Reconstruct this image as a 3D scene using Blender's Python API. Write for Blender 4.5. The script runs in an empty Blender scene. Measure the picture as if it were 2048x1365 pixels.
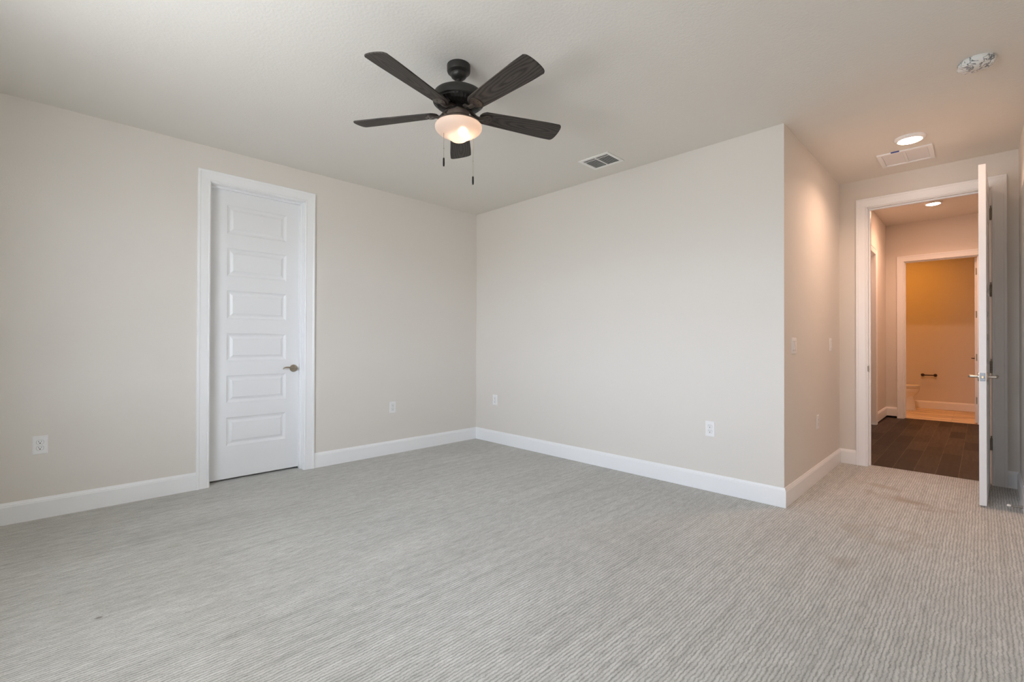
import bpy, bmesh, math, random
from mathutils import Vector, Matrix, noise

random.seed(4)
SC = bpy.context.scene
COL = SC.collection
PI = math.pi

# ------------------------------------------------------------------ camera, world, exposure
F_PX, YAW, PITCH, ROLL, CAM_H = 931.11, 0.7903, 0.0058, 0.0025, 1.1603
fw = Vector((-math.sin(YAW)*math.cos(PITCH), math.cos(YAW)*math.cos(PITCH), math.sin(PITCH)))
r0 = Vector((math.cos(YAW), math.sin(YAW), 0)); u0 = r0.cross(fw)
rt = r0*math.cos(ROLL) + u0*math.sin(ROLL); up = -r0*math.sin(ROLL) + u0*math.cos(ROLL)
cd = bpy.data.cameras.new('camera'); cam = bpy.data.objects.new('camera', cd); COL.objects.link(cam)
cam.matrix_world = Matrix(((rt.x, up.x, -fw.x, 0), (rt.y, up.y, -fw.y, 0), (rt.z, up.z, -fw.z, CAM_H), (0, 0, 0, 1)))
cd.sensor_width = 36; cd.lens = 36*F_PX/2048; cd.clip_start = 0.02
SC.camera = cam
SC.view_settings.view_transform = 'Standard'; SC.view_settings.look = 'None'
SC.view_settings.gamma = 1; SC.view_settings.exposure = 0.0
SC.cycles.use_denoising = True
SC.cycles.max_bounces = 14; SC.cycles.diffuse_bounces = 10

W = bpy.data.worlds.new('sky'); SC.world = W; W.use_nodes = True
nt = W.node_tree; nt.nodes.clear()
tc = nt.nodes.new('ShaderNodeTexCoord'); sp = nt.nodes.new('ShaderNodeSeparateXYZ')
rp = nt.nodes.new('ShaderNodeValToRGB'); bg = nt.nodes.new('ShaderNodeBackground'); ow = nt.nodes.new('ShaderNodeOutputWorld')
mp = nt.nodes.new('ShaderNodeMapRange'); mp.inputs[1].default_value = -1; mp.inputs[2].default_value = 1
nt.links.new(tc.outputs['Generated'], sp.inputs[0]); nt.links.new(sp.outputs['Z'], mp.inputs[0])
nt.links.new(mp.outputs[0], rp.inputs[0]); nt.links.new(rp.outputs[0], bg.inputs[0]); nt.links.new(bg.outputs[0], ow.inputs[0])
cr = rp.color_ramp; cr.elements[0].position = 0.0; cr.elements[0].color = (.47, .49, .52, 1)
cr.elements[1].position = 1.0; cr.elements[1].color = (.74, .93, 1.20, 1)
e = cr.elements.new(.47); e.color = (.52, .54, .56, 1)
e = cr.elements.new(.53); e.color = (.95, 1.04, 1.20, 1)
bg.inputs['Strength'].default_value = 25

# ------------------------------------------------------------------ dimensions
H = 2.743                       # bedroom ceiling
XL, YB, XH, XR, YD = -4.374, 3.713, -0.993, 0.211, 5.537
YN = 1.9                        # where the wall on the right turns away
YR, XRR = -0.7, 1.35            # rear wall and the wall on the camera's right
WT = 0.14                       # wall thickness
YD2 = YD + 0.12                 # far face of the entry wall
H2 = 3.07                       # ceiling of the passage beyond
XV, YV, YV2 = -1.09, 9.55, 9.67
XVR = 0.75
YBATH = 11.40

# window daylight portals (sky sampling only)
WINS = [(-2.60, -1.78, .88, 2.25), (-1.62, -.80, .88, 2.25)]
for (xa, xb, za, zb) in WINS:
    ld = bpy.data.lights.new('window_portal', 'AREA'); ld.shape = 'RECTANGLE'
    ld.size = xb-xa; ld.size_y = zb-za; ld.cycles.is_portal = True
    lo = bpy.data.objects.new('window_portal', ld); COL.objects.link(lo)
    lo.location = ((xa+xb)/2, YR-WT-.02, (za+zb)/2); lo.rotation_euler = (PI/2, 0, 0)

# ------------------------------------------------------------------ materials
def srgb(r, g, b):
    return tuple(((c/255)/12.92 if c/255 <= .04045 else (((c/255)+.055)/1.055)**2.4) for c in (r, g, b)) + (1,)

def mat(name, col, rough=.5, metal=0, spec=.5, **kw):
    m = bpy.data.materials.new(name); m.use_nodes = True
    b = m.node_tree.nodes['Principled BSDF']
    b.inputs['Base Color'].default_value = col; b.inputs['Roughness'].default_value = rough
    b.inputs['Metallic'].default_value = metal; b.inputs['Specular IOR Level'].default_value = spec
    return m
def N(m, t, **props):
    n = m.node_tree.nodes.new(t)
    for k, v in props.items(): setattr(n, k, v)
    return n
def LK(m, a, b): m.node_tree.links.new(a, b)
def bsdf(m): return m.node_tree.nodes['Principled BSDF']
def math_node(m, op, a, b=None, c=None):
    n = N(m, 'ShaderNodeMath', operation=op)
    for i, v in enumerate((a, b, c)):
        if v is None: continue
        if isinstance(v, (int, float)): n.inputs[i].default_value = v
        else: LK(m, v, n.inputs[i])
    return n.outputs[0]
def coords(m, scale=(1, 1, 1), rot=(0, 0, 0), loc=(0, 0, 0)):
    t = N(m, 'ShaderNodeTexCoord'); mp = N(m, 'ShaderNodeMapping')
    mp.inputs['Scale'].default_value = scale; mp.inputs['Rotation'].default_value = rot; mp.inputs['Location'].default_value = loc
    LK(m, t.outputs['Object'], mp.inputs['Vector']); return mp.outputs[0]
def noise_node(m, vec, scale, detail=2, rough=.5, dist=0):
    n = N(m, 'ShaderNodeTexNoise'); n.inputs['Scale'].default_value = scale; n.inputs['Detail'].default_value = detail
    n.inputs['Roughness'].default_value = rough; n.inputs['Distortion'].default_value = dist
    LK(m, vec, n.inputs['Vector']); return n.outputs['Fac']
def ramp(m, fac, stops):
    n = N(m, 'ShaderNodeValToRGB'); r = n.color_ramp
    while len(r.elements) < len(stops): r.elements.new(.5)
    for el, (p, c) in zip(r.elements, stops): el.position = p; el.color = c
    LK(m, fac, n.inputs[0]); return n.outputs[0]
def mixc(m, fac, a, b, mode='MIX'):
    n = N(m, 'ShaderNodeMix', data_type='RGBA', blend_type=mode)
    if isinstance(fac, (int, float)): n.inputs[0].default_value = fac
    else: LK(m, fac, n.inputs[0])
    for s, v in ((n.inputs[6], a), (n.inputs[7], b)):
        if isinstance(v, tuple): s.default_value = v
        else: LK(m, v, s)
    return n.outputs[2]
def bump(m, height, strength=.2, dist=.002):
    n = N(m, 'ShaderNodeBump'); n.inputs['Strength'].default_value = strength; n.inputs['Distance'].default_value = dist
    LK(m, height, n.inputs['Height']); LK(m, n.outputs[0], bsdf(m).inputs['Normal'])

def paint(name, col, bump_scale, strength):
    m = mat(name, col, .65, spec=.3)
    v = coords(m)
    h = noise_node(m, v, bump_scale, 3, .55)
    bump(m, h, strength, .003)
    return m
M_WALL = paint('wall_paint', (.75, .715, .665, 1), 130, .16)
M_CEIL = paint('ceiling_paint', (.79, .765, .715, 1), 75, .55)
M_TRIM = mat('white_trim', (.90, .91, .92, 1), .32, spec=.5)
M_DOOR = mat('white_door', (.84, .85, .86, 1), .38, spec=.5)
M_PLATE = mat('white_plastic', (.86, .86, .86, 1), .3)
M_SLOT = mat('dark_slot', (.03, .03, .03, 1), .6)
M_NICKEL = mat('satin_nickel', (.50, .46, .41, 1), .33, 1)
M_ANTQ = mat('antique_nickel', (.42, .36, .28, 1), .32, 1)
M_BRONZE = mat('dark_bronze', (.045, .028, .02, 1), .4, .6)
M_HINGE = mat('hinge_metal', (.33, .29, .22, 1), .42, 1)
M_FAN = mat('fan_metal', (.030, .028, .025, 1), .42, .25, spec=.5)
M_BRKT = mat('fan_bracket', (.085, .068, .056, 1), .30, .35)
M_FIT = mat('fan_fitter', (.13, .098, .078, 1), .34, .35)
M_NECK = mat('fan_neck', (.22, .185, .155, 1), .35, .4)
M_FANDK = mat('fan_dark', (.010, .009, .008, 1), .35, .2)
M_BLACK = mat('gap_shade_black', (.008, .008, .01, 1), .9)
M_CERAMIC = mat('white_ceramic', (.84, .83, .80, 1), .12)
M_DUCT = mat('vent_dark', (.03, .033, .033, 1), .7)
M_VENT = mat('vent_white', (.90, .89, .86, 1), .45)
M_BLUE = mat('blue_tape', (.05, .08, .30, 1), .6)
M_FILM = mat('cover_film', (.80, .79, .80, 1), .3)
M_SOCK = mat('socket_gap', (.28, .28, .28, 1), .6)

def carpet():
    m = mat('carpet', (.4, .4, .4, 1), .95, spec=.1)
    v = coords(m)
    sx = N(m, 'ShaderNodeSeparateXYZ'); LK(m, v, sx.inputs[0])
    # rows run along Y, meander a little and break up along their length
    wob = noise_node(m, coords(m, (9, 7, 1)), 1.0, 4, .7)
    fine = noise_node(m, coords(m, (75, 48, 1)), 1.0, 2, .5)
    ph = math_node(m, 'ADD', math_node(m, 'MULTIPLY', sx.outputs[0], 2*PI/.0145), math_node(m, 'MULTIPLY', wob, 9.0))
    ph = math_node(m, 'ADD', ph, math_node(m, 'MULTIPLY', fine, 5.0))
    row = math_node(m, 'MULTIPLY_ADD', math_node(m, 'SINE', ph), .5, .5)
    dash = noise_node(m, coords(m, (92, 15, 1)), 1.0, 2, .55, .4)
    brk = noise_node(m, coords(m, (40, 9, 1)), 1.0, 2, .6)
    tuft = noise_node(m, coords(m, (1, .7, 1)), 260, 3, .65)
    rowb = math_node(m, 'POWER', row, .55)
    h = math_node(m, 'ADD', math_node(m, 'MULTIPLY', rowb, ramp(m, brk, [(.30, (.20, .20, .20, 1)), (.62, (.38, .38, .38, 1))])), math_node(m, 'MULTIPLY', tuft, .60))
    h = math_node(m, 'ADD', h, math_node(m, 'MULTIPLY', dash, .34))
    col = ramp(m, h, [(.40, (.25, .243, .220, 1)), (.64, (.47, .463, .435, 1)), (.90, (.64, .635, .60, 1))])
    # nap lying in different directions in soft patches
    nap = noise_node(m, coords(m, (1.1, .55, 1), (0, 0, .3)), 1.4, 4, .6, .3)
    col = mixc(m, 1.0, col, ramp(m, nap, [(.32, (.90, .90, .89, 1)), (.66, (1.05, 1.05, 1.05, 1))]), 'MULTIPLY')
    strk = noise_node(m, coords(m, (30, .9, 1)), 1.0, 3, .6)
    col = mixc(m, 1.0, col, ramp(m, strk, [(.30, (.86, .86, .85, 1)), (.55, (1.03, 1.03, 1.03, 1))]), 'MULTIPLY')
    # old stains on the pile by the entry door
    ny = noise_node(m, v, 6.0, 4, .65)
    def blob(cx, cy, rx, ry, ang, inner=0.0):
        n = N(m, 'ShaderNodeMapping', vector_type='TEXTURE')
        n.inputs['Location'].default_value = (cx, cy, 0); n.inputs['Rotation'].default_value = (0, 0, ang)
        n.inputs['Scale'].default_value = (rx, ry, 1)
        LK(m, v, n.inputs['Vector'])
        l = N(m, 'ShaderNodeVectorMath', operation='LENGTH'); LK(m, n.outputs[0], l.inputs[0])
        d = math_node(m, 'ADD', l.outputs['Value'], math_node(m, 'MULTIPLY_ADD', ny, 2.4, -1.2))
        if inner:
            d = math_node(m, 'ABSOLUTE', math_node(m, 'SUBTRACT', d, inner))
            return ramp(m, d, [(0.05, (1, 1, 1, 1)), (.32, (0, 0, 0, 1))])
        return ramp(m, d, [(0.15, (1, 1, 1, 1)), (1.15, (0, 0, 0, 1))])
    st = None
    for i, (args, a) in enumerate((((-.55, 4.83, .24, .075, -.25), .6), ((-.40, 4.52, .32, .11, -.35), .95), ((-.28, 4.38, .14, .06, .1), .6),
                    ((-.42, 3.63, .17, .20, 0, .85), .36), ((-.52, 3.0, .11, .10, .2), .5), ((-.46, 3.42, .14, .05, .2), .35))):
        b = math_node(m, 'MULTIPLY', blob(*args), a)
        st = b if st is None else math_node(m, 'MAXIMUM', st, b)
    col = mixc(m, math_node(m, 'MULTIPLY', st, .85), col, (.30, .235, .165, 1))
    # a few dark specks of dirt
    vo = N(m, 'ShaderNodeTexVoronoi'); vo.inputs['Scale'].default_value = 2.3; LK(m, coords(m, (1, .7, 1)), vo.inputs['Vector'])
    col = mixc(m, ramp(m, vo.outputs['Distance'], [(.012, (.75, .75, .75, 1)), (.03, (0, 0, 0, 1))]), col, (.10, .06, .045, 1))
    LK(m, col, bsdf(m).inputs['Base Color'])
    bsdf(m).inputs['Sheen Weight'].default_value = .25; bsdf(m).inputs['Sheen Roughness'].default_value = .6
    bump(m, h, .6, .005)
    return m
M_CARPET = carpet()

def plank(name, w, l, c1, c2, grout, rot, rough, g0=.62, gs=(3, 40, 1), loc=(0, 0, 0)):
    m = mat(name, c1, rough, spec=.22)
    v = coords(m, (1, 1, 1), (0, 0, rot), loc)
    b = N(m, 'ShaderNodeTexBrick', offset=.37, offset_frequency=2)
    b.inputs['Scale'].default_value = 1; b.inputs['Brick Width'].default_value = l; b.inputs['Row Height'].default_value = w
    b.inputs['Mortar Size'].default_value = .0022; b.inputs['Mortar Smooth'].default_value = .1; b.inputs['Bias'].default_value = 0
    b.inputs['Color1'].default_value = c1; b.inputs['Color2'].default_value = c2; b.inputs['Mortar'].default_value = grout
    LK(m, v, b.inputs['Vector'])
    mp = N(m, 'ShaderNodeMapping'); mp.inputs['Scale'].default_value = gs; LK(m, v, mp.inputs['Vector'])
    g = noise_node(m, mp.outputs[0], 1.0, 5, .65, .6)
    col = mixc(m, 1.0, b.outputs['Color'], ramp(m, g, [(.32, (g0, g0*.95, g0*.9, 1)), (.62, (1.12, 1.12, 1.12, 1))]), 'MULTIPLY')
    LK(m, col, bsdf(m).inputs['Base Color'])
    bump(m, b.outputs['Fac'], -.4, .002)
    return m
M_TILE = plank('dark_plank_tile', .150, .60, (.026, .018, .0125, 1), (.078, .054, .039, 1), (.135, .10, .077, 1), PI/2, .55)
M_BATHF = plank('light_plank_floor', .15, .9, (.92, .76, .56, 1), (.78, .62, .44, 1), (.46, .34, .22, 1), 0, .45, .42, (1.5, 15, 1))

def blade_wood():
    m = mat('blade_wood', (.03, .025, .02, 1), .55, spec=.4)
    v = coords(m)
    ds = noise_node(m, coords(m, (7, 26, 1)), 1.0, 3, .55)
    mp = N(m, 'ShaderNodeMapping'); mp.inputs['Scale'].default_value = (4.2, 26, 1); mp.inputs['Location'].default_value = (-2.0, .12, 0)
    LK(m, v, mp.inputs['Vector'])
    ln = N(m, 'ShaderNodeVectorMath', operation='LENGTH'); LK(m, mp.outputs[0], ln.inputs[0])
    rr = math_node(m, 'ADD', math_node(m, 'MULTIPLY', ln.outputs['Value'], 17), math_node(m, 'MULTIPLY', ds, 9))
    wv = math_node(m, 'MULTIPLY_ADD', math_node(m, 'SINE', rr), .5, .5)
    mp2 = N(m, 'ShaderNodeMapping'); mp2.inputs['Scale'].default_value = (6, 160, 1); LK(m, v, mp2.inputs['Vector'])
    fib = noise_node(m, mp2.outputs[0], 1.0, 3, .6)
    h = math_node(m, 'ADD', math_node(m, 'MULTIPLY', wv, .5), math_node(m, 'MULTIPLY', fib, .5))
    LK(m, ramp(m, h, [(.20, (.017, .014, .012, 1)), (.50, (.050, .041, .0345, 1)), (.85, (.068, .055, .046, 1))]), bsdf(m).inputs['Base Color'])
    bump(m, h, .5, .0012)
    return m
M_BLADE = blade_wood()

def emis(name, col, strength):
    m = bpy.data.materials.new(name); m.use_nodes = True; n = m.node_tree; n.nodes.clear()
    e = n.nodes.new('ShaderNodeEmission'); e.inputs[0].default_value = col; e.inputs[1].default_value = strength
    o = n.nodes.new('ShaderNodeOutputMaterial'); n.links.new(e.outputs[0], o.inputs[0]); return m
M_LED_HALL = emis('hall_led', (1.0, .65, .47, 1), 50)
M_LED_PASS = emis('passage_led', (1.0, .56, .37, 1), 260)
M_LED_BATH = emis('bath_led', (1.0, .34, .03, 1), 74)
M_BULB = emis('warm_bulb', (1.0, .64, .43, 1), 21)
def opal():
    m = bpy.data.materials.new('opal_glass'); m.use_nodes = True; n = m.node_tree; n.nodes.clear()
    t = n.nodes.new('ShaderNodeBsdfTranslucent'); t.inputs[0].default_value = (1.0, .93, .86, 1)
    d = n.nodes.new('ShaderNodeBsdfPrincipled'); d.inputs['Base Color'].default_value = (.88, .84, .80, 1); d.inputs['Roughness'].default_value = .2
    mx = n.nodes.new('ShaderNodeMixShader'); mx.inputs[0].default_value = .40
    rf = n.nodes.new('ShaderNodeBsdfRefraction'); rf.inputs['Roughness'].default_value = .75; rf.inputs['IOR'].default_value = 1.14
    m2 = n.nodes.new('ShaderNodeMixShader'); m2.inputs[0].default_value = .14
    o = n.nodes.new('ShaderNodeOutputMaterial')
    n.links.new(t.outputs[0], mx.inputs[1]); n.links.new(d.outputs[0], mx.inputs[2]); n.links.new(mx.outputs[0], m2.inputs[1]); n.links.new(rf.outputs[0], m2.inputs[2]); n.links.new(m2.outputs[0], o.inputs[0]); return m
M_OPAL = opal()
def pane_mat():
    m = bpy.data.materials.new('window_pane'); m.use_nodes = True; n = m.node_tree; n.nodes.clear()
    t = n.nodes.new('ShaderNodeBsdfTransparent'); g = n.nodes.new('ShaderNodeBsdfGlossy'); g.inputs['Roughness'].default_value = .02
    mx = n.nodes.new('ShaderNodeMixShader'); mx.inputs[0].default_value = .06; o = n.nodes.new('ShaderNodeOutputMaterial')
    n.links.new(t.outputs[0], mx.inputs[1]); n.links.new(g.outputs[0], mx.inputs[2]); n.links.new(mx.outputs[0], o.inputs[0]); return m
M_PANE = pane_mat()
def wrap_mat():
    m = mat('plastic_wrap', (.72, .74, .74, 1), .18, spec=.7)
    v = coords(m, (1, 1, 1))
    n = noise_node(m, v, 11, 3, .6, 1.2)
    d = math_node(m, 'ABSOLUTE', math_node(m, 'SUBTRACT', n, .5))
    LK(m, ramp(m, d, [(.0, (.06, .07, .09, 1)), (.010, (.25, .27, .29, 1)), (.032, (.80, .82, .81, 1))]), bsdf(m).inputs['Base Color'])
    return m
M_WRAP = wrap_mat()

# ------------------------------------------------------------------ mesh helpers
def link(name, bm, m, parent=None, smooth=False, bevel=0, segs=2):
    bmesh.ops.remove_doubles(bm, verts=bm.verts, dist=1e-6)
    bmesh.ops.recalc_face_normals(bm, faces=bm.faces)
    me = bpy.data.meshes.new(name); bm.to_mesh(me); bm.free()
    o = bpy.data.objects.new(name, me); COL.objects.link(o)
    me.materials.append(m)
    if smooth:
        for p in me.polygons: p.use_smooth = True
        try: me.set_sharp_from_angle(angle=math.radians(38))
        except Exception: pass
    if bevel:
        b = o.modifiers.new('bevel', 'BEVEL'); b.width = bevel; b.segments = segs; b.limit_method = 'ANGLE'; b.angle_limit = math.radians(40)
    if parent: o.parent = parent
    return o
def tag(o, label, cat, group=None, kind=None):
    o['label'] = label; o['category'] = cat
    if group: o['group'] = group
    if kind: o['kind'] = kind
    return o
def empty(name, loc, rz=0.0):
    o = bpy.data.objects.new(name, None); COL.objects.link(o); o.location = loc; o.rotation_euler = (0, 0, rz)
    o.empty_display_size = .1; return o
def box(bm, x0, x1, y0, y1, z0, z1):
    v = [bm.verts.new((x, y, z)) for x in (x0, x1) for y in (y0, y1) for z in (z0, z1)]
    for f in ((0, 1, 3, 2), (4, 6, 7, 5), (0, 4, 5, 1), (2, 3, 7, 6), (0, 2, 6, 4), (1, 5, 7, 3)):
        bm.faces.new([v[i] for i in f])
def lathe(bm, prof, n=48, mtx=None):
    rings = []
    for (r, z) in prof:
        if r < 1e-6: rings.append([bm.verts.new((0, 0, z))])
        else: rings.append([bm.verts.new((r*math.cos(2*PI*i/n), r*math.sin(2*PI*i/n), z)) for i in range(n)])
    for a, b in zip(rings, rings[1:]):
        for i in range(n):
            j = (i+1) % n
            if len(a) == 1 and len(b) == 1: continue
            if len(a) == 1: bm.faces.new((a[0], b[i], b[j]))
            elif len(b) == 1: bm.faces.new((a[i], b[0], a[j]))
            else: bm.faces.new((a[i], b[i], b[j], a[j]))
    if mtx is not None:
        vs = [v for r in rings for v in r]; bmesh.ops.transform(bm, matrix=mtx, verts=vs)
def cyl(bm, p, q, r, n=20, r2=None):
    p = Vector(p); q = Vector(q); d = q-p
    mtx = Matrix.Translation(p) @ d.to_track_quat('Z', 'Y').to_matrix().to_4x4()
    L = d.length; r2 = r if r2 is None else r2
    lathe(bm, [(0, 0), (r, 0), (r2, L), (0, L)], n, mtx)
def tube(bm, pts, rad, n=10, flat=1.0):
    pts = [Vector(p) for p in pts]; rings = []
    rads = rad if isinstance(rad, (list, tuple)) else [rad]*len(pts)
    for i, p in enumerate(pts):
        t = (pts[min(i+1, len(pts)-1)]-pts[max(i-1, 0)]).normalized()
        up_ = Vector((0, 0, 1)) if abs(t.z) < .95 else Vector((1, 0, 0))
        s = t.cross(up_).normalized(); w = s.cross(t)
        rings.append([bm.verts.new(p + s*rads[i]*math.cos(2*PI*k/n) + w*rads[i]*flat*math.sin(2*PI*k/n)) for k in range(n)])
    for a, b in zip(rings, rings[1:]):
        for k in range(n): bm.faces.new((a[k], a[(k+1) % n], b[(k+1) % n], b[k]))
    bm.faces.new(rings[0]); bm.faces.new(rings[-1])
def struct(name, bm, m, label, cat, parent=None, **kw):
    o = link(name, bm, m, parent, **kw)
    if not parent: tag(o, label, cat, kind='structure')
    return o

# ------------------------------------------------------------------ room shell
bm = bmesh.new(); box(bm, XL-WT, XRR+WT, YR-WT, YD+.085, -.10, 0)
struct('floor', bm, M_CARPET, 'grey beige ribbed loop carpet covering the bedroom floor', 'floor')
bm = bmesh.new(); box(bm, XV-WT, XVR+WT, YD+.085, YV+.10, -.10, -.006)
struct('floor_hall', bm, M_TILE, 'dark brown wood-look plank tile floor beyond the entry door', 'floor')
bm = bmesh.new(); box(bm, -1.9, XVR+WT, YV+.10, YBATH+WT, -.10, -.004)
struct('floor_bathroom', bm, M_BATHF, 'light tan wood-look floor of the small bathroom', 'floor')
bm = bmesh.new(); box(bm, XL-WT, XRR+WT, YR-WT, YD2, H, H+.1)
struct('ceiling', bm, M_CEIL, 'off white textured bedroom ceiling', 'ceiling')
bm = bmesh.new(); box(bm, XV-WT, XVR+WT, YD2, YV2, H2, H2+.1)
struct('ceiling_hall', bm, M_CEIL, 'higher ceiling of the passage beyond the entry door', 'ceiling')
bm = bmesh.new(); box(bm, -1.9, XVR+WT, YV2, YBATH+WT, H2, H2+.1)
struct('ceiling_bathroom', bm, M_CEIL, 'ceiling of the small bathroom', 'ceiling')

# left wall with the closet opening
LJ0, LJ1, LJT = 0.900, 1.660, 2.468          # closet opening
bm = bmesh.new()
box(bm, XL-WT, XL, YR-WT, LJ0, 0, H); box(bm, XL-WT, XL, LJ1, YB+WT, 0, H); box(bm, XL-WT, XL, LJ0, LJ1, LJT, H)
struct('wall_left', bm, M_WALL, 'beige wall on the left holding the narrow closet door', 'wall')
bm = bmesh.new(); box(bm, XL, XH, YB, YB+WT, 0, H)
struct('wall_back', bm, M_WALL, 'wide beige wall facing the camera with two outlets', 'wall')
bm = bmesh.new(); box(bm, XH-WT, XH, YB+WT, YD, 0, H)
struct('wall_entry_left', bm, M_WALL, 'beige side wall of the entry nook with the light switches', 'wall')
EJ0, EJ1, EJT = -0.765, 0.053, 2.462
bm = bmesh.new()
box(bm, XV-WT, EJ0-.012, YD, YD2, 0, H2); box(bm, EJ1+.012, XVR+WT, YD, YD2, 0, H2); box(bm, EJ0-.012, EJ1+.012, YD, YD2, EJT+.012, H2)
struct('wall_entry', bm, M_WALL, 'beige wall around the open entry doorway', 'wall')
bm = bmesh.new(); box(bm, XR, XR+WT, YN+WT, YD, 0, H)
struct('wall_entry_right', bm, M_WALL, 'sliver of beige wall at the right edge behind the open door', 'wall')
bm = bmesh.new(); box(bm, XR, XRR+WT, YN, YN+WT, 0, H)
struct('wall_back_right', bm, M_WALL, 'beige wall stepping back beside the camera', 'wall')
bm = bmesh.new(); box(bm, XRR, XRR+WT, YR-WT, YN, 0, H)
struct('wall_right', bm, M_WALL, 'beige wall on the right of the bedroom', 'wall')
bm = bmesh.new()
xs = XL
for (xa, xb, za, zb) in WINS:
    box(bm, xs, xa, YR-WT, YR, 0, H); box(bm, xa, xb, YR-WT, YR, 0, za); box(bm, xa, xb, YR-WT, YR, zb, H); xs = xb
box(bm, xs, XRR, YR-WT, YR, 0, H)
struct('wall_rear', bm, M_WALL, 'beige window wall behind the camera', 'wall')
for k, (xa, xb, za, zb) in enumerate(WINS):
    w = empty('window_%d' % (k+1), ((xa+xb)/2, YR-WT+.05, za))
    tag(w, 'white framed window behind the camera, %s of the two' % ('farther from' if k == 0 else 'nearer to'), 'window', kind='structure')
    w['label'] = ['white framed window behind the camera, nearer the closet wall', 'white framed window behind the camera, nearer the entry side'][k]
    hw = (xb-xa)/2; hh = zb-za
    bm = bmesh.new()
    for (x0, x1, z0, z1) in ((-hw, -hw+.04, 0, hh), (hw-.04, hw, 0, hh), (-hw+.04, hw-.04, 0, .04), (-hw+.04, hw-.04, hh-.04, hh), (-hw+.04, hw-.04, hh/2-.02, hh/2+.02)):
        box(bm, x0, x1, -.03, .03, z0, z1)
    link('window_frame', bm, M_TRIM, w)
    bm = bmesh.new(); box(bm, -hw+.02, hw-.02, -.003, .003, .02, hh-.02); link('window_glass', bm, M_PANE, w)

# added unseen eave that cuts off high sky light from the windows
bm = bmesh.new(); box(bm, XL-WT, XRR+WT, YR-WT-2.1, YR-WT, 2.46, 2.58)
struct('light_blocking_eave', bm, M_TRIM, 'added unseen white eave above the windows, blocking high sky light', 'roof')

# closet behind the left door
bm = bmesh.new()
box(bm, XL-WT-.9, XL-WT-.8, .3, 2.3, 0, H); box(bm, XL-WT-.8, XL-WT, .3, .4, 0, H); box(bm, XL-WT-.8, XL-WT, 2.2, 2.3, 0, H)
box(bm, XL-WT-.9, XL-WT, .3, 2.3, H, H+.1); box(bm, XL-WT-.9, XL-WT, .3, 2.3, -.1, 0)
struct('wall_closet', bm, M_WALL, 'unlit closet enclosure behind the narrow white door', 'wall')

# passage beyond and bathroom
SJ0, SJ1, SJT = 7.66, 8.475, 2.468            # side doorway in the passage
bm = bmesh.new()
box(bm, XV-WT, XV, YD2, SJ0, 0, H2); box(bm, XV-WT, XV, SJ1, YV, 0, H2); box(bm, XV-WT, XV, SJ0, SJ1, SJT, H2)
struct('wall_hall_left', bm, M_WALL, 'warm lit left wall of the passage', 'wall')
bm = bmesh.new(); box(bm, XVR, XVR+WT, YD2, YV, 0, H2)
struct('wall_hall_right', bm, M_WALL, 'right wall of the passage', 'wall')
BJ0, BJ1, BJT = -0.860, -0.036, 2.462
bm = bmesh.new()
box(bm, -1.9, BJ0-.012, YV, YV2, 0, H2); box(bm, BJ1+.012, XVR+WT, YV, YV2, 0, H2); box(bm, BJ0-.012, BJ1+.012, YV, YV2, BJT+.012, H2)
struct('wall_hall_end', bm, M_WALL, 'warm lit end wall of the passage around the bathroom doorway', 'wall')
bm = bmesh.new(); box(bm, -1.9, XVR+WT, YBATH, YBATH+WT, 0, H2)
struct('wall_bathroom_back', bm, M_WALL, 'amber lit bathroom wall with the paper holder', 'wall')
bm = bmesh.new(); box(bm, -1.9, -1.76, YV2, YBATH, 0, H2)
struct('wall_bathroom_left', bm, M_WALL, 'bathroom wall behind the toilet tank', 'wall')
bm = bmesh.new(); box(bm, XVR, XVR+WT, YV2, YBATH, 0, H2)
struct('wall_bathroom_right', bm, M_WALL, 'bathroom wall behind the bathroom door', 'wall')

# ------------------------------------------------------------------ trim
CAS = [(0, 0), (0, .011), (.004, .0145), (.010, .0145), (.014, .0115), (.018, .0125), (.066, .0165), (.071, .020), (.083, .0205), (.0865, .018), (.0865, 0)]
def casing(name, frame, a0, a1, top, label, z0=0.0, m=M_TRIM, parent=None):
    """frame(s, d, z): s runs along the wall, d out of the wall"""
    bm = bmesh.new(); st = []
    for k in range(4):
        ring = []
        for (u, d) in CAS:
            s = (a0-.006-u) if k < 2 else (a1+.006+u)
            z = (top+.006+u) if k in (1, 2) else z0
            ring.append(bm.verts.new(frame(s, d, z)))
        st.append(ring)
    n = len(CAS)
    for a, b in zip(st, st[1:]):
        for i in range(n): bm.faces.new((a[i], a[(i+1) % n], b[(i+1) % n], b[i]))
    bm.faces.new(st[0]); bm.faces.new(st[-1])
    return struct(name, bm, m, label, 'door casing', parent)
fr_left = lambda s, d, z: (XL+d, s, z)
fr_entry = lambda s, d, z: (s, YD-d, z)
fr_side = lambda s, d, z: (XV+d, s, z)
fr_bath = lambda s, d, z: (s, YV-d, z)
c1 = casing('trim_1', fr_left, LJ0+.012, LJ1-.012, LJT-.012, 'white moulded casing around the narrow closet door')
c2 = casing('trim_2', fr_entry, EJ0, EJ1, EJT, 'white moulded casing around the open entry doorway')
c3 = casing('trim_3', fr_side, SJ0+.012, SJ1-.012, SJT-.012, 'white casing of the side door seen edge-on in the passage')
c4 = casing('trim_4', fr_bath, BJ0, BJ1, BJT, 'white casing around the bathroom doorway', z0=-.006)
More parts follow.
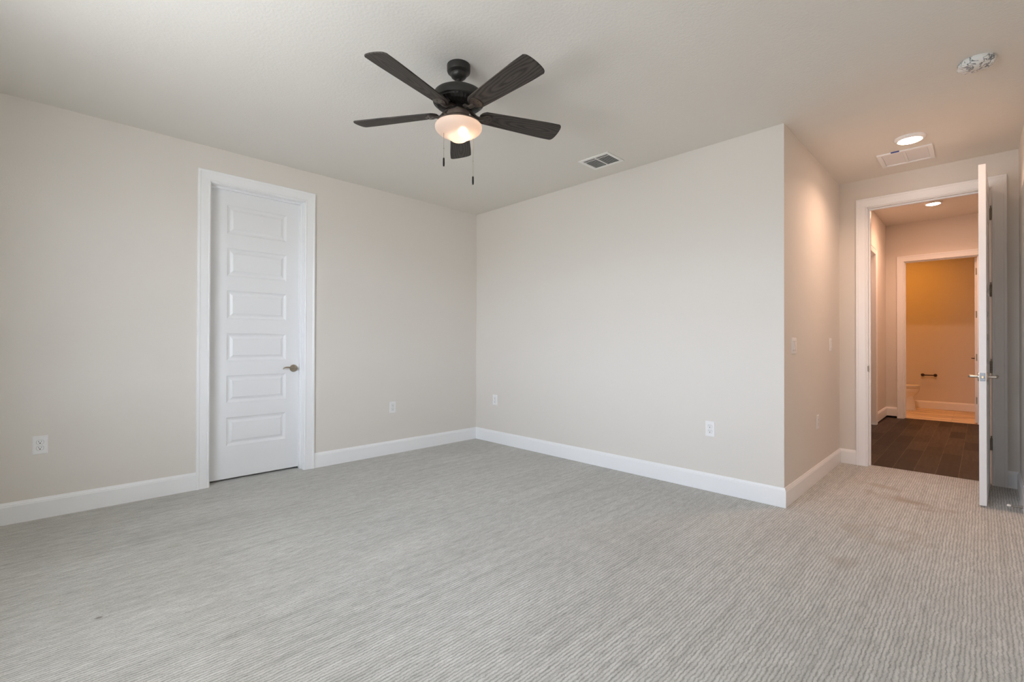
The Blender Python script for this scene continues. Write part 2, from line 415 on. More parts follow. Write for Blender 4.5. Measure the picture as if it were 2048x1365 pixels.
def jamb(name, frame, a0, a1, top, d0, d1, parent, stop=None, z0=0.0, t=.012):
    """lining boards of an opening (inside the wall), and the stop strip"""
    bm = bmesh.new()
    def bx(s0, s1, dd0, dd1, za, zb):
        p = frame(s0, dd0, za); q = frame(s1, dd1, zb)
        box(bm, min(p[0], q[0]), max(p[0], q[0]), min(p[1], q[1]), max(p[1], q[1]), za, zb)
    bx(a0, a0+t, d0, d1, z0, top); bx(a1-t, a1, d0, d1, z0, top); bx(a0, a1, d0, d1, top-t, top)
    j = link(name, bm, M_TRIM, parent)
    if stop:
        bm = bmesh.new()
        bx(a0+t, a0+t+.013, stop[0], stop[1], z0, top-t); bx(a1-t-.013, a1-t, stop[0], stop[1], z0, top-t)
        bx(a0+t+.013, a1-t-.013, stop[0], stop[1], top-t-.013, top-t)
        link('door_stop_strip', bm, M_TRIM, parent, bevel=.002)
    return j
jamb('door_jamb', fr_left, LJ0, LJ1, LJT, 0, -WT, c1, (-.060, -.100))
jamb('door_jamb', fr_entry, EJ0-.012, EJ1+.012, EJT+.012, 0, -.12, c2, (-.042, -.075))
jamb('door_jamb', fr_side, SJ0, SJ1, SJT, 0, -WT, c3, (-.060, -.095))
jamb('door_jamb', fr_bath, BJ0-.012, BJ1+.012, BJT+.012, 0, -.12, c4, (-.035, -.075))
# strike plate wrapping the left jamb edge
bm = bmesh.new(); box(bm, EJ0, EJ0+.002, YD+.004, YD+.034, .90, .96); box(bm, EJ0-.004, EJ0+.002, YD-.004, YD+.004, .905, .955)
link('strike_plate', bm, M_HINGE, c2)

BASE = [(0, 0), (.0145, 0), (.0145, .112), (.0125, .116), (.0125, .121), (.009, .127), (.0065, .134), (.005, .1375), (0, .1375)]
def baseboard(name, p, q, nrm, m0, m1, label, z0=0.0):
    """p to q along the wall foot, nrm out of the wall; m0/m1: mitre at the ends (+1 outside corner, -1 inside)"""
    p = Vector(p); q = Vector(q); t = (q-p).normalized(); nrm = Vector(nrm)
    bm = bmesh.new(); A = []; B = []
    for (d, z) in BASE:
        a = p + nrm*d - t*d*m0; b = q + nrm*d + t*d*m1
        A.append(bm.verts.new((a.x, a.y, z+z0))); B.append(bm.verts.new((b.x, b.y, z+z0)))
    n = len(BASE)
    for i in range(n): bm.faces.new((A[i], A[(i+1) % n], B[(i+1) % n], B[i]))
    bm.faces.new(A); bm.faces.new(B)
    return struct(name, bm, M_TRIM, label, 'baseboard')
CW = .0865+.006
baseboard('baseboard_left_near', (XL, YR, 0), (XL, LJ0+.012-CW, 0), (1, 0, 0), -1, 0, 'white baseboard left of the closet door')
baseboard('baseboard_left_far', (XL, LJ1-.012+CW, 0), (XL, YB, 0), (1, 0, 0), 0, -1, 'white baseboard between the closet door and the corner')
baseboard('baseboard_back', (XL, YB, 0), (XH, YB, 0), (0, -1, 0), -1, 1, 'long white baseboard along the wide wall')
baseboard('baseboard_entry_left', (XH, YB, 0), (XH, YD, 0), (1, 0, 0), 1, -1, 'white baseboard on the side wall of the entry nook')
baseboard('baseboard_entry_door_left', (XH, YD, 0), (EJ0-CW, YD, 0), (0, -1, 0), -1, 0, 'short white baseboard left of the open entry doorway')
baseboard('baseboard_entry_door_right', (EJ1+CW, YD, 0), (XR, YD, 0), (0, -1, 0), 0, -1, 'short white baseboard behind the open door')
baseboard('baseboard_entry_right', (XR, YD, 0), (XR, YN, 0), (-1, 0, 0), -1, 1, 'white baseboard at the right edge holding the door stop')
baseboard('baseboard_back_right', (XR, YN, 0), (XRR, YN, 0), (0, -1, 0), 1, -1, 'white baseboard on the wall stepping back beside the camera')
baseboard('baseboard_right', (XRR, YN, 0), (XRR, YR, 0), (-1, 0, 0), -1, -1, 'white baseboard along the right wall')
baseboard('baseboard_rear', (XRR, YR, 0), (XL, YR, 0), (0, 1, 0), -1, -1, 'white baseboard under the windows')
baseboard('baseboard_hall_left', (XV, SJ1-.012+CW, 0), (XV, YV, 0), (1, 0, 0), 0, -1, 'white baseboard beside the side door in the passage', .026)
baseboard('baseboard_hall_end', (XV, YV, 0), (BJ0-CW, YV, 0), (0, -1, 0), -1, 0, 'short white baseboard left of the bathroom doorway', .026)
baseboard('baseboard_bathroom', (-1.76, YBATH, 0), (XVR, YBATH, 0), (0, -1, 0), -1, -1, 'white baseboard along the amber bathroom wall', -.004)
bm = bmesh.new(); box(bm, XV, XV+.006, SJ1-.012+CW, YV, -.006, .026); box(bm, XV+.006, BJ0-CW, YV-.006, YV, -.006, .026)  # black strips painting the shade in the gap below the baseboards
struct('gap_shade_strip', bm, M_BLACK, 'black strip painted as shade in the gap under the passage baseboards', 'gap')

# ------------------------------------------------------------------ doors
def door_mesh(w, h, t, panels, px0, px1):
    """leaf: x 0..w, y -t..0, z 0..h, raised panels on both faces"""
    bm = bmesh.new()
    xs = [0, px0, px1, w]; zs = [0]
    for (za, zb) in panels: zs += [za, zb]
    zs.append(h)
    for side in (0, 1):
        yf = 0 if side == 0 else -t; sg = -1 if side == 0 else 1
        for i in range(3):
            for k in range(len(zs)-1):
                x0, x1, z0, z1 = xs[i], xs[i+1], zs[k], zs[k+1]
                if i == 1 and k % 2 == 1:
                    rings = []
                    for (ins, dep) in ((0, 0), (.005, .0055), (.018, .0115), (.026, .0120), (.042, .0050), (.0455, .0015)):
                        rings.append([bm.verts.new((x, yf+sg*dep, z)) for (x, z) in ((x0+ins, z0+ins), (x1-ins, z0+ins), (x1-ins, z1-ins), (x0+ins, z1-ins))])
                    for a, b in zip(rings, rings[1:]):
                        for q in range(4): bm.faces.new((a[q], a[(q+1) % 4], b[(q+1) % 4], b[q]))
                    bm.faces.new(rings[-1])
                else:
                    bm.faces.new([bm.verts.new((x, yf, z)) for (x, z) in ((x0, z0), (x1, z0), (x1, z1), (x0, z1))])
    for i in range(3):
        for z in (0, h):
            bm.faces.new([bm.verts.new(c) for c in ((xs[i], 0, z), (xs[i+1], 0, z), (xs[i+1], -t, z), (xs[i], -t, z))])
    for k in range(len(zs)-1):
        for x in (0, w):
            bm.faces.new([bm.verts.new(c) for c in ((x, 0, zs[k]), (x, 0, zs[k+1]), (x, -t, zs[k+1]), (x, -t, zs[k]))])
    return bm
PAN = [(.292, .531), (.533-.002, .545)]
sc = 1.0235
PZ = [(1.16+(lo-1.16)*sc, 1.16+(hi-1.16)*sc) for (hi, lo) in ((.545, .310), (.891, .668), (1.24, 1.014), (1.595, 1.362), (1.945, 1.714), (2.299, 2.064))]

# closet door (closed, set back behind its stop)
d1 = empty('door_1', (XL-.100, LJ0+.015, .018), PI/2)
tag(d1, 'narrow white six-panel closet door, closed, in the left wall', 'door', kind='structure')
pz = [(a-.018, b-.018) for (a, b) in PZ]
ly = lambda y: y*sc-(LJ0+.015)
# local x runs along +Y, local y points to -X: mirror the faces so the front lies at local y = 0
bm = door_mesh(.730, 2.428, .035, pz, ly(1.027), ly(1.491)); bmesh.ops.transform(bm, matrix=Matrix.Translation((0, .035, 0)), verts=bm.verts)
link('door_leaf', bm, M_DOOR, d1)
hx, hz = ly(1.556), .934-.018-.005
hd = empty('lever_handle', (hx, 0, hz)); hd.parent = d1
bm = bmesh.new(); lathe(bm, [(0, 0), (.034, 0), (.034, .004), (.030, .009), (.016, .012), (.013, .016), (.012, .045), (0, .045)], 32, Matrix.Rotation(PI/2, 4, 'X'))
link('rosette', bm, M_ANTQ, hd, smooth=True)
bm = bmesh.new()
tube(bm, [(.008, -.042, 0), (-.012, -.044, .001), (-.035, -.045, .006), (-.060, -.045, .012), (-.080, -.043, .012), (-.095, -.040, .006), (-.103, -.037, -.003)], [.010, .0105, .010, .009, .008, .0075, .006], 12, .8)
link('lever', bm, M_ANTQ, hd, smooth=True)

def hinges(parent, x, y, zs, rel):
    for z in zs:
        bm = bmesh.new()
        for k in range(5):
            cyl(bm, (x, y, z-.050+k*.020+.0006), (x, y, z-.050+(k+1)*.020-.0006), .0068, 14)
        cyl(bm, (x, y, z+.050), (x, y, z+.054), .0045, 12); cyl(bm, (x, y, z+.054), (x, y, z+.066), .0036, 12); cyl(bm, (x, y, z+.066), (x, y, z+.069), .006, 12)
        o = link('hinge', bm, M_HINGE, parent, smooth=True)
        bm = bmesh.new(); box(bm, *rel(x, y, z))
        link('hinge_leaf', bm, M_HINGE, o)

# entry door, swung open into the bedroom
HZ = (2.246, 1.610, .975, .338)
A2 = math.radians(-91.7); T2 = .0375; W2 = .806
d2 = empty('door_2', (.0445, YD-.006, .014), A2)
tag(d2, 'white panelled entry door standing open, seen on its latch edge', 'door', kind='structure')
bm = door_mesh(W2, 2.440, T2, [(a-.014, b-.014) for (a, b) in PZ], .115, W2-.115)
link('door_leaf', bm, M_DOOR, d2)
hb = .93-.014
bm = bmesh.new()
box(bm, W2-.001, W2+.0022, -T2/2-.0135, -T2/2+.0135, hb-.029, hb+.029)
o = link('latch_plate', bm, mat('latch_steel', (.26, .27, .28, 1), .4, 1), d2, bevel=.0015)
bm = bmesh.new(); box(bm, W2+.0022, W2+.010, -T2/2-.007, -T2/2+.007, hb-.009, hb+.009); link('latch_bolt', bm, mat('latch_brass', (.62, .50, .33, 1), .35, 1), o, bevel=.002)
def lever_pair(parent, x, z, t, sgn, reach=.05, m=M_NICKEL):
    for s in (1, -1):
        y0 = 0 if s == 1 else -t
        h = empty('lever_handle', (x, y0, z)); h.parent = parent
        bm = bmesh.new(); lathe(bm, [(0, 0), (.033, 0), (.033, .005), (.031, .008), (0, .008)], 32, Matrix.Rotation(-s*PI/2, 4, 'X')); link('rosette', bm, m, h, smooth=True)
        bm = bmesh.new()
        tube(bm, [(0, s*.006, 0), (0, s*.030, 0), (0, s*(reach-.004), 0), (-sgn*.006, s*reach, 0), (-sgn*.05, s*(reach+.001), 0), (-sgn*.100, s*(reach+.002), .001), (-sgn*.122, s*(reach+.0), .002)],
             [.0095, .0095, .0095, .0098, .0092, .0088, .008], 14)
        link('lever', bm, m, h, smooth=True)
lever_pair(d2, W2-.062, hb, T2, 1)
iv = Matrix.Translation(d2.location) @ Matrix.Rotation(A2, 4, 'Z'); ivi = iv.inverted()
lp = ivi @ Vector((.0515, YD-.0075, 0))
hinges(d2, lp.x, lp.y, [z-.014 for z in HZ], lambda x, y, z: (x, x+.001 if False else x-.030, y-.0015, y+.0005, z-.050, z+.050))

# side door in the passage (closed)
d3 = empty('door_3', (XV-.095, SJ0+.015, .005), PI/2)
tag(d3, 'white side door seen edge-on in the left wall of the passage', 'door', kind='structure')
bm = door_mesh(SJ1-SJ0-.030, 2.440, .035, [(a-.01, b-.01) for (a, b) in PZ], .13, SJ1-SJ0-.16); bmesh.ops.transform(bm, matrix=Matrix.Translation((0, .035, 0)), verts=bm.verts)
link('door_leaf', bm, M_DOOR, d3)

# bathroom door, swung open into the bathroom, hinge edge facing us
d4 = empty('door_4', (-.0405, YV2+.030, .010), PI/2)
tag(d4, 'white bathroom door open inward, showing its hinge edge', 'door', kind='structure')
bm = door_mesh(.80, 2.440, .036, [(a-.01, b-.01) for (a, b) in PZ], .115, .685); bmesh.ops.transform(bm, matrix=Matrix.Translation((0, .036, 0)), verts=bm.verts)
link('door_leaf', bm, M_DOOR, d4)
for z in HZ:
    bm = bmesh.new(); box(bm, -.002, 0, .000, .026, z-.060, z+.040); link('hinge', bm, M_HINGE, d4, bevel=.0008)
h = empty('lever_handle', (.74, .036, .935)); h.parent = d4
bm = bmesh.new(); lathe(bm, [(0, 0), (.033, 0), (.033, .008), (0, .008)], 24, Matrix.Rotation(-PI/2, 4, 'X')); link('rosette', bm, M_BRONZE, h, smooth=True)
bm = bmesh.new(); tube(bm, [(0, .006, 0), (0, .034, 0), (-.01, .038, 0), (-.10, .038, .004)], [.008, .008, .0085, .007], 10); link('lever', bm, M_BRONZE, h, smooth=True)

# ------------------------------------------------------------------ ceiling fan
FX, FY = -2.094, 1.641
fan = empty('ceiling_fan', (FX, FY, H))
tag(fan, 'dark bronze five-blade ceiling fan with a lit opal glass bowl', 'ceiling fan')
z = lambda v: v-H
bm = bmesh.new(); lathe(bm, [(0, 0), (.066, 0), (.066, z(2.712)), (.0635, z(2.704)), (.052, z(2.697)), (.047, z(2.695)), (.046, z(2.688)), (.042, z(2.678)), (.030, z(2.668)), (.018, z(2.665)), (0, z(2.665))], 48)
link('canopy', bm, M_FAN, fan, smooth=True)
bm = bmesh.new(); cyl(bm, (0, 0, z(2.668)), (0, 0, z(2.60)), .0125, 24)
for k in range(2): cyl(bm, (0, 0, z(2.625)+k*.002), (0, 0, z(2.60)), .019, 24)
link('downrod', bm, M_FAN, fan, smooth=True)
bm = bmesh.new()
lathe(bm, [(0, z(2.612)), (.030, z(2.612)), (.036, z(2.604)), (.085, z(2.598)), (.120, z(2.588)), (.138, z(2.577)), (.146, z(2.562)), (.147, z(2.542)), (.144, z(2.530)), (.136, z(2.526)), (.134, z(2.5265)), (0, z(2.5265))], 72)
mh = link('motor_housing', bm, M_FAN, fan, smooth=True)
# ribbed underside
bm = bmesh.new()
prof = [(.136, z(2.530)), (.133, z(2.520)), (.118, z(2.507)), (.090, z(2.500)), (.055, z(2.499)), (0, z(2.499))]
n = 144; rings = []
for (r, zz) in prof[:-1]:
    ring = []
    for i in range(n):
        a = 2*PI*i/n; f = 1.0 if r < .06 else (1.0 if i % 4 < 2 else .992)
        ring.append(bm.verts.new((r*f*math.cos(a), r*f*math.sin(a), zz + (0 if f == 1 else .001))))
    rings.append(ring)
for a, b in zip(rings, rings[1:]):
    for i in range(n): bm.faces.new((a[i], a[(i+1) % n], b[(i+1) % n], b[i]))
bm.faces.new(rings[-1])
link('ribbed_vent', bm, M_FANDK, mh)
# light kit
bm = bmesh.new(); cyl(bm, (0, 0, z(2.50)), (0, 0, z(2.472)), .023, 24); link('neck', bm, M_NECK, fan, smooth=True)
bm = bmesh.new()
lathe(bm, [(0, z(2.478)), (.052, z(2.478)), (.063, z(2.474)), (.066, z(2.466)), (.066, z(2.446)), (.072, z(2.440)), (.100, z(2.428)), (.119, z(2.416)), (.1235, z(2.410)), (.1235, z(2.404)), (.120, z(2.404)), (.116, z(2.412)), (.098, z(2.422)), (.060, z(2.432)), (0, z(2.432))], 64)
kit = link('light_fitter', bm, M_FIT, fan, smooth=True)
for k in range(3):
    a = math.radians(-128 + 120*k); bm = bmesh.new()
    p = Vector((.121*math.cos(a), .121*math.sin(a), z(2.4145))); q = p + Vector((math.cos(a), math.sin(a), .6)).normalized()*.006
    cyl(bm, p, q, .0042, 12); link('screw', bm, M_NICKEL, kit, smooth=True)
bm = bmesh.new()
outer = [(.1290, 2.401), (.1320, 2.396), (.1330, 2.390), (.1315, 2.382), (.126, 2.372), (.112, 2.360), (.094, 2.350), (.076, 2.342), (.064, 2.337), (.057, 2.331), (.050, 2.324), (.040, 2.317), (.026, 2.311), (.010, 2.3085), (0, 2.308)]
lathe(bm, [(r, z(v)) for (r, v) in outer], 72)
gl = link('glass_bowl', bm, M_OPAL, fan, smooth=True); gl['label'] = 'lit opal white glass bowl'
bm = bmesh.new(); off = Vector((rt.x, rt.y, 0))*.024
bmesh.ops.create_uvsphere(bm, u_segments=20, v_segments=12, radius=.025, matrix=Matrix.Translation((off.x, off.y, z(2.372))))
bulb = link('light_bulb', bm, M_BULB, fan, smooth=True)
bm = bmesh.new(); cyl(bm, (off.x, off.y, z(2.434)), (off.x, off.y, z(2.388)), .013, 16); link('lamp_socket', bm, M_PLATE, bulb, smooth=True)
# blades
RB, WB, TH0, PH = .620, .0722, -1.3204, -.2188
ZB = z(2.474)
def blade_bm():
    pts = []
    r_in, w_in = .125, .050
    nt_ = 14
    side = []
    for i in range(13):
        t = i/12; x = r_in + .030 + (RB - r_in-.030-.012)*t
        w = w_in + (WB-w_in)*min(1, t*1.15)**.9
        side.append((x, w))
    tip = [(RB-.004, WB+.0005), (RB+.003, WB-.004)] + [(RB+.003+.016*math.cos(a)**.9, (WB-.006)*math.sin(a)) for a in [math.radians(v) for v in (75, 60, 45, 30, 15, 0)]]
    root = [(r_in+.006, .030), (r_in+.014, .040)]
    top = [(r_in, .018)] + root + side + tip
    poly = top + [(x, -y) for (x, y) in reversed(top) if abs(y) > 1e-6]
    bm = bmesh.new()
    f = bm.faces.new([bm.verts.new((x, y, .0035)) for (x, y) in poly])
    r = bmesh.ops.extrude_face_region(bm, geom=[f])
    bmesh.ops.translate(bm, verts=[v for v in r['geom'] if isinstance(v, bmesh.types.BMVert)], vec=(0, 0, -.007))
    return bm
def bracket_bm():
    bm = bmesh.new()
    # shield plate screwed under the blade, curving into an arm to the hub
    outline = [(.126, .013), (.140, .018), (.155, .030), (.168, .036), (.182, .034), (.193, .024), (.198, .010)]
    poly = outline + [(x, -y) for (x, y) in reversed(outline)]
    f = bm.faces.new([bm.verts.new((x, y, -.0036)) for (x, y) in poly])
    r = bmesh.ops.extrude_face_region(bm, geom=[f]); bmesh.ops.translate(bm, verts=[v for v in r['geom'] if isinstance(v, bmesh.types.BMVert)], vec=(0, 0, -.007))
    tube(bm, [(.150, 0, -.008), (.128, 0, -.011), (.108, 0, -.008), (.088, 0, .008), (.070, 0, .020), (.050, 0, .023)], [.012, .0135, .013, .012, .0125, .013], 12, .55)
    for (x, y) in ((.165, .018), (.165, -.018), (.186, 0)): cyl(bm, (x, y, -.0106), (x, y, -.0135), .0045, 10)
    return bm
bme = blade_bm(); b0 = link('blade', bme, M_BLADE, fan, bevel=.002)
br0 = link('blade_bracket', bracket_bm(), M_BRKT, b0, smooth=True)
def set_blade(b, th):
    b.matrix_local = Matrix.Translation((0, 0, ZB)) @ Matrix.Rotation(th, 4, 'Z') @ Matrix.Rotation(PH, 4, 'X')
set_blade(b0, TH0)
for k in range(1, 5):
    b = b0.copy(); COL.objects.link(b); b.parent = fan; set_blade(b, TH0 + k*2*PI/5)
    c = br0.copy(); COL.objects.link(c); c.parent = b
# pull chains
def chain(dx, dy, ztop, zend, bead):
    p = Vector((rt.x, rt.y, 0))*dx + Vector((fw.x, fw.y, 0))*dy
    bm = bmesh.new(); cyl(bm, (p.x, p.y, z(ztop)), (p.x, p.y, z(zend)), .0011, 8)
    for k in range(int((ztop-zend)/.006)):
        bmesh.ops.create_icosphere(bm, subdivisions=1, radius=.0017, matrix=Matrix.Translation((p.x, p.y, z(ztop)-k*.006)))
    bmesh.ops.create_icosphere(bm, subdivisions=2, radius=.0036, matrix=Matrix.Translation((p.x, p.y, z(bead))))
    q = Vector((p.x, p.y, 0)); q.normalize(); cyl(bm, (q.x*.060, q.y*.060, z(ztop)), (p.x, p.y, z(ztop)), .003, 10)
    o = link('pull_chain', bm, M_ANTQ, fan, smooth=True)
    bm = bmesh.new(); lathe(bm, [(0, z(zend)+.003), (.003, z(zend)+.002), (.0052, z(zend)-.004), (.0056, z(zend)-.034), (.0045, z(zend)-.046), (0, z(zend)-.047)], 16, Matrix.Translation((p.x, p.y, 0)))
    link('chain_fob', bm, M_FANDK, o, smooth=True)
chain(-.079, -.030, 2.458, 2.204, 2.258)
chain(.078, .055, 2.458, 2.130, 2.22)

# ------------------------------------------------------------------ ceiling vent, register, lights, smoke detector
cv = empty('ceiling_vent', (-2.311, 3.366, H))
tag(cv, 'white louvred air vent in the ceiling above the wide wall', 'vent')
hx_, hy_ = .150, .128
bm = bmesh.new(); fl = .028
for (x0, x1, y0, y1) in ((-hx_, hx_, -hy_, -hy_+fl), (-hx_, hx_, hy_-fl, hy_), (-hx_, -hx_+fl, -hy_+fl, hy_-fl), (hx_-fl, hx_, -hy_+fl, hy_-fl), (-.006, .006, -hy_+fl, hy_-fl)):
    box(bm, x0, x1, y0, y1, -.007, 0)
link('frame', bm, M_VENT, cv, bevel=.002)
bm = bmesh.new(); box(bm, -hx_+fl, hx_-fl, -hy_+fl, hy_-fl, -.0008, 0); link('duct_opening', bm, M_DUCT, cv)
for s in (-1, 1):
    for k in range(10):
        yy = -hy_+fl+.009+k*(2*hy_-2*fl-.018)/9
        bm = bmesh.new(); hw_ = .0068 if k == 1 else .0042; box(bm, -.055, .055, -hw_, hw_, -.0006, .0006)
        bmesh.ops.transform(bm, matrix=Matrix.Translation((s*.064, yy, -.0065)) @ Matrix.Rotation(math.radians(8), 4, 'X'), verts=bm.verts)
        link('slat', bm, M_VENT if k == 1 else mat('slat_paint', (.50, .51, .50, 1), .5) if (k == 0 and s == -1) else bpy.data.materials['slat_paint'], cv)

rg = empty('return_vent', (-.446, 5.083, H))
tag(rg, 'white film-covered register in the ceiling near the entry doorway', 'vent')
bm = bmesh.new(); hx_, hy_ = .174, .182; fl = .030
for (x0, x1, y0, y1) in ((-hx_, hx_, -hy_, -hy_+fl), (-hx_, hx_, hy_-fl, hy_), (-hx_, -hx_+fl, -hy_+fl, hy_-fl), (hx_-fl, hx_, -hy_+fl, hy_-fl)):
    box(bm, x0, x1, y0, y1, -.012, 0)
link('frame', bm, M_PLATE, rg, bevel=.003)
for s in (-1, 1):
    bm = bmesh.new(); box(bm, s*.076-.067, s*.076+.067, -hy_+fl, hy_-fl, -.006, 0); link('film_panel', bm, M_FILM, rg, bevel=.002)
bm = bmesh.new(); box(bm, -.009, .009, -hy_+fl, hy_-fl, -.010, 0); link('center_bar', bm, M_PLATE, rg, bevel=.002)
bm = bmesh.new(); box(bm, -.080, -.026, -hy_-.0015, -hy_+.001, -.011, 0); link('tape_strip', bm, M_BLUE, rg, bevel=.0008)

def disc_light(loc, m, label, watts, r=.096):
    o = empty('recessed_light', loc); tag(o, label, 'ceiling light')
    bm = bmesh.new(); lathe(bm, [(0, 0), (r, 0), (r, -.004), (r*.97, -.012), (r*.90, -.020), (r*.82, -.023), (r*.76, -.022), (r*.74, -.018), (0, -.018)], 56); link('trim_ring', bm, M_PLATE, o, smooth=True)
    bm = bmesh.new(); lathe(bm, [(r*.74, -.0190), (r*.68, -.0255), (r*.4, -.0285), (0, -.029)], 56); link('lens', bm, m, o, smooth=True)
    ld = bpy.data.lights.new('downlight', 'AREA'); ld.shape = 'DISK'; ld.size = r*1.4; ld.energy = watts; ld.spread = math.radians(145)
    ld.color = m.node_tree.nodes['Emission'].inputs[0].default_value[:3]
    lo = bpy.data.objects.new('downlight', ld); COL.objects.link(lo); lo.parent = o; lo.location = (0, 0, -.031)
    return o
disc_light((-.385, 4.655, H), M_LED_HALL, 'lit round disc light on the ceiling of the entry nook', 10)
disc_light((-.457, 8.40, H2), M_LED_PASS, 'lit round light on the ceiling of the passage beyond', 14)
disc_light((-.95, 10.55, H2), M_LED_BATH, 'amber round light on the bathroom ceiling', 8)

bm = bmesh.new()
lathe(bm, [(0, 0), (.074, 0), (.077, -.010), (.076, -.026), (.068, -.036), (.055, -.040), (.030, -.043), (0, -.044)], 64)
bmesh.ops.subdivide_edges(bm, edges=[e for e in bm.edges if e.calc_length() > .009], cuts=2, use_grid_fill=True)
for v in bm.verts:
    if v.co.z < -.002:
        n1 = noise.noise(v.co*38) ; n2 = abs(noise.noise(v.co*70+Vector((3, 1, 7))))
        k = .006*n1 + .006*(.35-n2)
        v.co += Vector((v.co.x, v.co.y, -.05)).normalized()*k
sd = link('smoke_detector', bm, M_WRAP, smooth=True); sd.location = (-.020, 3.650, H)
tag(sd, 'smoke detector wrapped in crumpled clear plastic film on the ceiling', 'smoke detector')

# ------------------------------------------------------------------ outlets and switches
def outlet(loc, rz, label):
    o = empty('wall_outlet', loc, rz); tag(o, label, 'outlet', 'duplex wall outlets')
    bm = bmesh.new(); w, h = .0365, .060
    rr = [[bm.verts.new((sx*(w-i), -d, sz*(h-i))) for (sx, sz) in ((-1, -1), (1, -1), (1, 1), (-1, 1))] for (i, d) in ((0, 0), (0, .0025), (.004, .0055))]
    for a, b in zip(rr, rr[1:]):
        for q in range(4): bm.faces.new((a[q], a[(q+1) % 4], b[(q+1) % 4], b[q]))
    bm.faces.new(rr[0]); bm.faces.new(rr[-1])
    link('cover_plate', bm, M_PLATE, o)
    bm = bmesh.new(); cyl(bm, (0, -.0055, 0), (0, -.0068, 0), .003, 12); link('screw', bm, M_PLATE, o)
    for s in (-1, 1):
        def face(r, k):
            pts = []
            for a in range(32):
                t = 2*PI*a/32; x = r*math.cos(t)*1.02; zz = max(-r*.80, min(r*.80, r*math.sin(t)))
                pts.append((x, zz))
            return pts
        bm = bmesh.new(); f = bm.faces.new([bm.verts.new((x, -.0057, s*.0195+zz)) for (x, zz) in face(.0182, 1)]); g = link('receptacle_gap', bm, M_SOCK, o)
        bm = bmesh.new(); pts = face(.0170, 1)
        fr = bm.faces.new([bm.verts.new((x, -.0055, s*.0195+zz)) for (x, zz) in pts])
        ex = bmesh.ops.extrude_face_region(bm, geom=[fr]); bmesh.ops.translate(bm, verts=[v for v in ex['geom'] if isinstance(v, bmesh.types.BMVert)], vec=(0, -.0012, 0))
        rc = link('receptacle', bm, M_PLATE, o)
        bm = bmesh.new()
        box(bm, -.0078, -.0056, -.0071, -.0066, s*.0195+.000, s*.0195+.0085); box(bm, .0052, .0072, -.0071, -.0066, s*.0195+.001, s*.0195+.0080)
        cyl(bm, (0, -.0066, s*.0195-.0065), (0, -.0071, s*.0195-.0065), .0034, 12)
        link('slots', bm, M_SLOT, rc)
    return o
outlet((XL, -.047, .484), PI/2, 'white duplex outlet on the left wall near the left edge')
outlet((XL, 2.563, .488), PI/2, 'white duplex outlet between the closet door and the corner')
outlet((-4.030, YB, .499), 0, 'white duplex outlet on the wide wall near the corner')
outlet((-1.517, YB, .490), 0, 'white duplex outlet low on the wide wall near its right end')
outlet((XH, 4.664, .496), PI/2, 'white duplex outlet under the switches in the entry nook')
def switch(loc, rz, gangs, label):
    o = empty('wall_switch', loc, rz); tag(o, label, 'light switch')
    w = .0365 + .023*(gangs-1); h = .060
    bm = bmesh.new()
    rr = [[bm.verts.new((sx*(w-i), -d, sz*(h-i))) for (sx, sz) in ((-1, -1), (1, -1), (1, 1), (-1, 1))] for (i, d) in ((0, 0), (0, .0025), (.004, .006))]
    for a, b in zip(rr, rr[1:]):
        for q in range(4): bm.faces.new((a[q], a[(q+1) % 4], b[(q+1) % 4], b[q]))
    bm.faces.new(rr[0]); bm.faces.new(rr[-1]); link('cover_plate', bm, M_PLATE, o)
    for g in range(gangs):
        x = (g-(gangs-1)/2)*.046
        bm = bmesh.new(); box(bm, x-.0175, x+.0175, -.0064, -.0055, -.0345, .0345); fr = link('rocker_frame', bm, M_SOCK, o)
        bm = bmesh.new()
        vs = [(x-.016, -.0064, -.033), (x+.016, -.0064, -.033), (x+.016, -.0064, .033), (x-.016, -.0064, .033), (x-.016, -.0110, -.033), (x+.016, -.0110, -.033), (x+.016, -.0072, .033), (x-.016, -.0072, .033)]
        v = [bm.verts.new(c) for c in vs]
        for f in ((0, 1, 2, 3), (4, 7, 6, 5), (0, 4, 5, 1), (1, 5, 6, 2), (2, 6, 7, 3), (3, 7, 4, 0)): bm.faces.new([v[i] for i in f])
        link('rocker', bm, M_PLATE, o)
    return o
switch((XH, 3.950, 1.150), PI/2, 2, 'white double rocker switch nearest the wall corner of the entry nook')
switch((XH, 5.147, 1.158), PI/2, 1, 'white single rocker switch nearest the entry doorway')

# ------------------------------------------------------------------ spring door stop on the right baseboard
ds = empty('door_stop', (XR-.0145, 4.79, .033)); tag(ds, 'metal spring door stop with a white tip on the right baseboard', 'door stop')
tip = Vector((.125, 4.735, .045)) - ds.location
bm = bmesh.new(); cyl(bm, (0, 0, 0), tip*.08, .010, 20); link('base', bm, M_NICKEL, ds, smooth=True)
bm = bmesh.new(); pts = []; dirv = tip.normalized(); s_ = dirv.cross(Vector((0, 0, 1))).normalized(); w_ = s_.cross(dirv); L = tip.length
for i in range(16*14+1):
    a = 2*PI*i/14; t = .08+.80*i/(16*14); pts.append(tip*t + s_*.0052*math.cos(a) + w_*.0052*math.sin(a))
tube(bm, pts, .0016, 6); link('spring', bm, M_NICKEL, ds, smooth=True)
bm = bmesh.new(); cyl(bm, tip*.86, tip*1.04, .0075, 20); link('rubber_tip', bm, M_PLATE, ds, smooth=True, bevel=.0015)

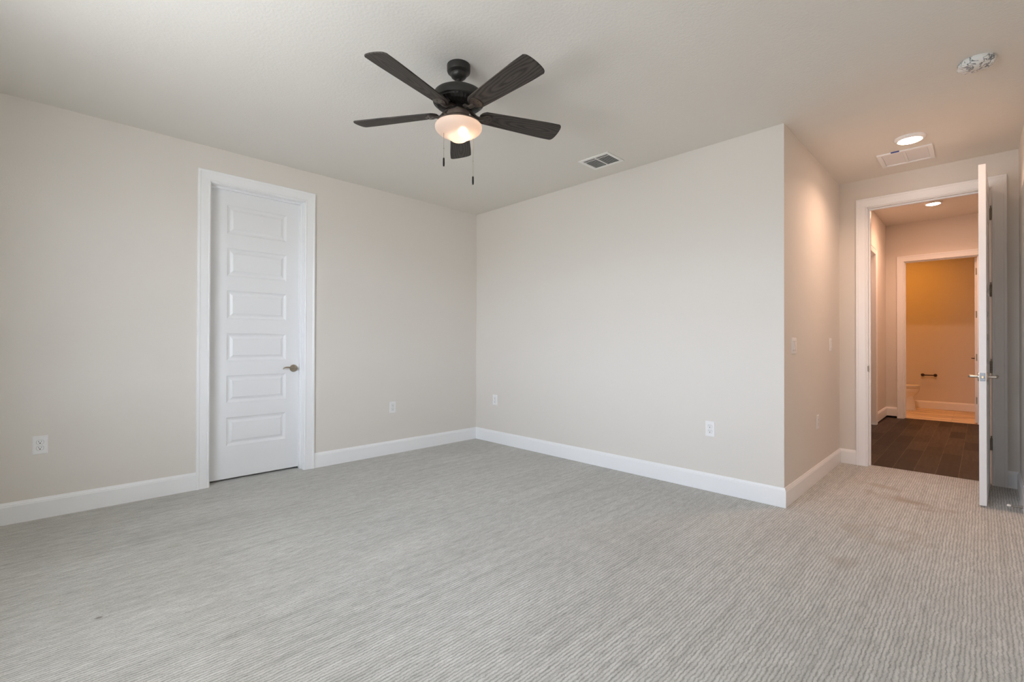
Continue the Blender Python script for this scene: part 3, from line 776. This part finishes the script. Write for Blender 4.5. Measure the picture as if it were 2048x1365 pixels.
# ------------------------------------------------------------------ toilet and paper holder
to = empty('toilet', (-1.26, 10.96, -.004)); tag(to, 'white toilet half hidden behind the bathroom door casing', 'toilet')
def loft(bm, secs, n=40, cap=True):
    rings = []
    for (zz, xb, xf, hw, pw) in secs:      # back x, front x, half width, squareness
        cx, rx = (xb+xf)/2, (xf-xb)/2
        ring = []
        for i in range(n):
            a = 2*PI*i/n; c, s = math.cos(a), math.sin(a)
            ring.append(bm.verts.new((cx+rx*math.copysign(abs(c)**pw, c), hw*math.copysign(abs(s)**pw, s), zz)))
        rings.append(ring)
    for a, b in zip(rings, rings[1:]):
        for i in range(n): bm.faces.new((a[i], a[(i+1) % n], b[(i+1) % n], b[i]))
    if cap: bm.faces.new(rings[0]); bm.faces.new(rings[-1])
bm = bmesh.new()
loft(bm, [(0, -.20, .432, .115, .7), (.012, -.20, .432, .115, .7), (.03, -.19, .424, .105, .75), (.12, -.18, .415, .098, .8), (.20, -.18, .402, .100, .85), (.235, -.19, .398, .110, .9),
          (.27, -.20, .420, .135, 1), (.32, -.205, .462, .170, 1), (.355, -.21, .474, .180, 1), (.385, -.21, .478, .183, 1), (.405, -.21, .478, .183, 1)])
link('bowl', bm, M_CERAMIC, to, smooth=True)
bm = bmesh.new(); loft(bm, [(.4075, -.02, .482, .187, 1), (.413, -.02, .487, .190, 1), (.421, -.02, .486, .189, 1), (.425, -.02, .480, .185, 1)]); link('seat', bm, M_CERAMIC, to, smooth=True)
bm = bmesh.new(); loft(bm, [(.429, -.02, .480, .186, 1), (.434, -.02, .487, .190, 1), (.443, -.02, .485, .188, 1), (.450, -.01, .462, .170, 1)]); link('lid', bm, M_CERAMIC, to, smooth=True)
bm = bmesh.new(); box(bm, -.24, -.06, -.21, .21, .40, .74); tk = link('tank', bm, M_CERAMIC, to, bevel=.02, segs=3)
bm = bmesh.new(); box(bm, -.25, -.05, -.22, .22, .742, .775); link('tank_lid', bm, M_CERAMIC, tk, bevel=.008)
ph_ = empty('paper_holder', (-.684, YBATH, .606)); tag(ph_, 'dark bronze toilet paper holder on the amber bathroom wall', 'paper holder')
for s in (-1, 1):
    bm = bmesh.new(); lathe(bm, [(0, 0), (.026, 0), (.026, .006), (.018, .011), (.011, .016), (.010, .045), (.016, .050), (.020, .058), (.018, .068), (.010, .073), (0, .074)], 28, Matrix.Translation((s*.086, 0, 0)) @ Matrix.Rotation(PI/2, 4, 'X'))
    link('post', bm, M_BRONZE, ph_, smooth=True)
bm = bmesh.new(); cyl(bm, (-.080, -.058, 0), (.080, -.058, 0), .0095, 18); link('roller', bm, M_BRONZE, ph_, smooth=True)
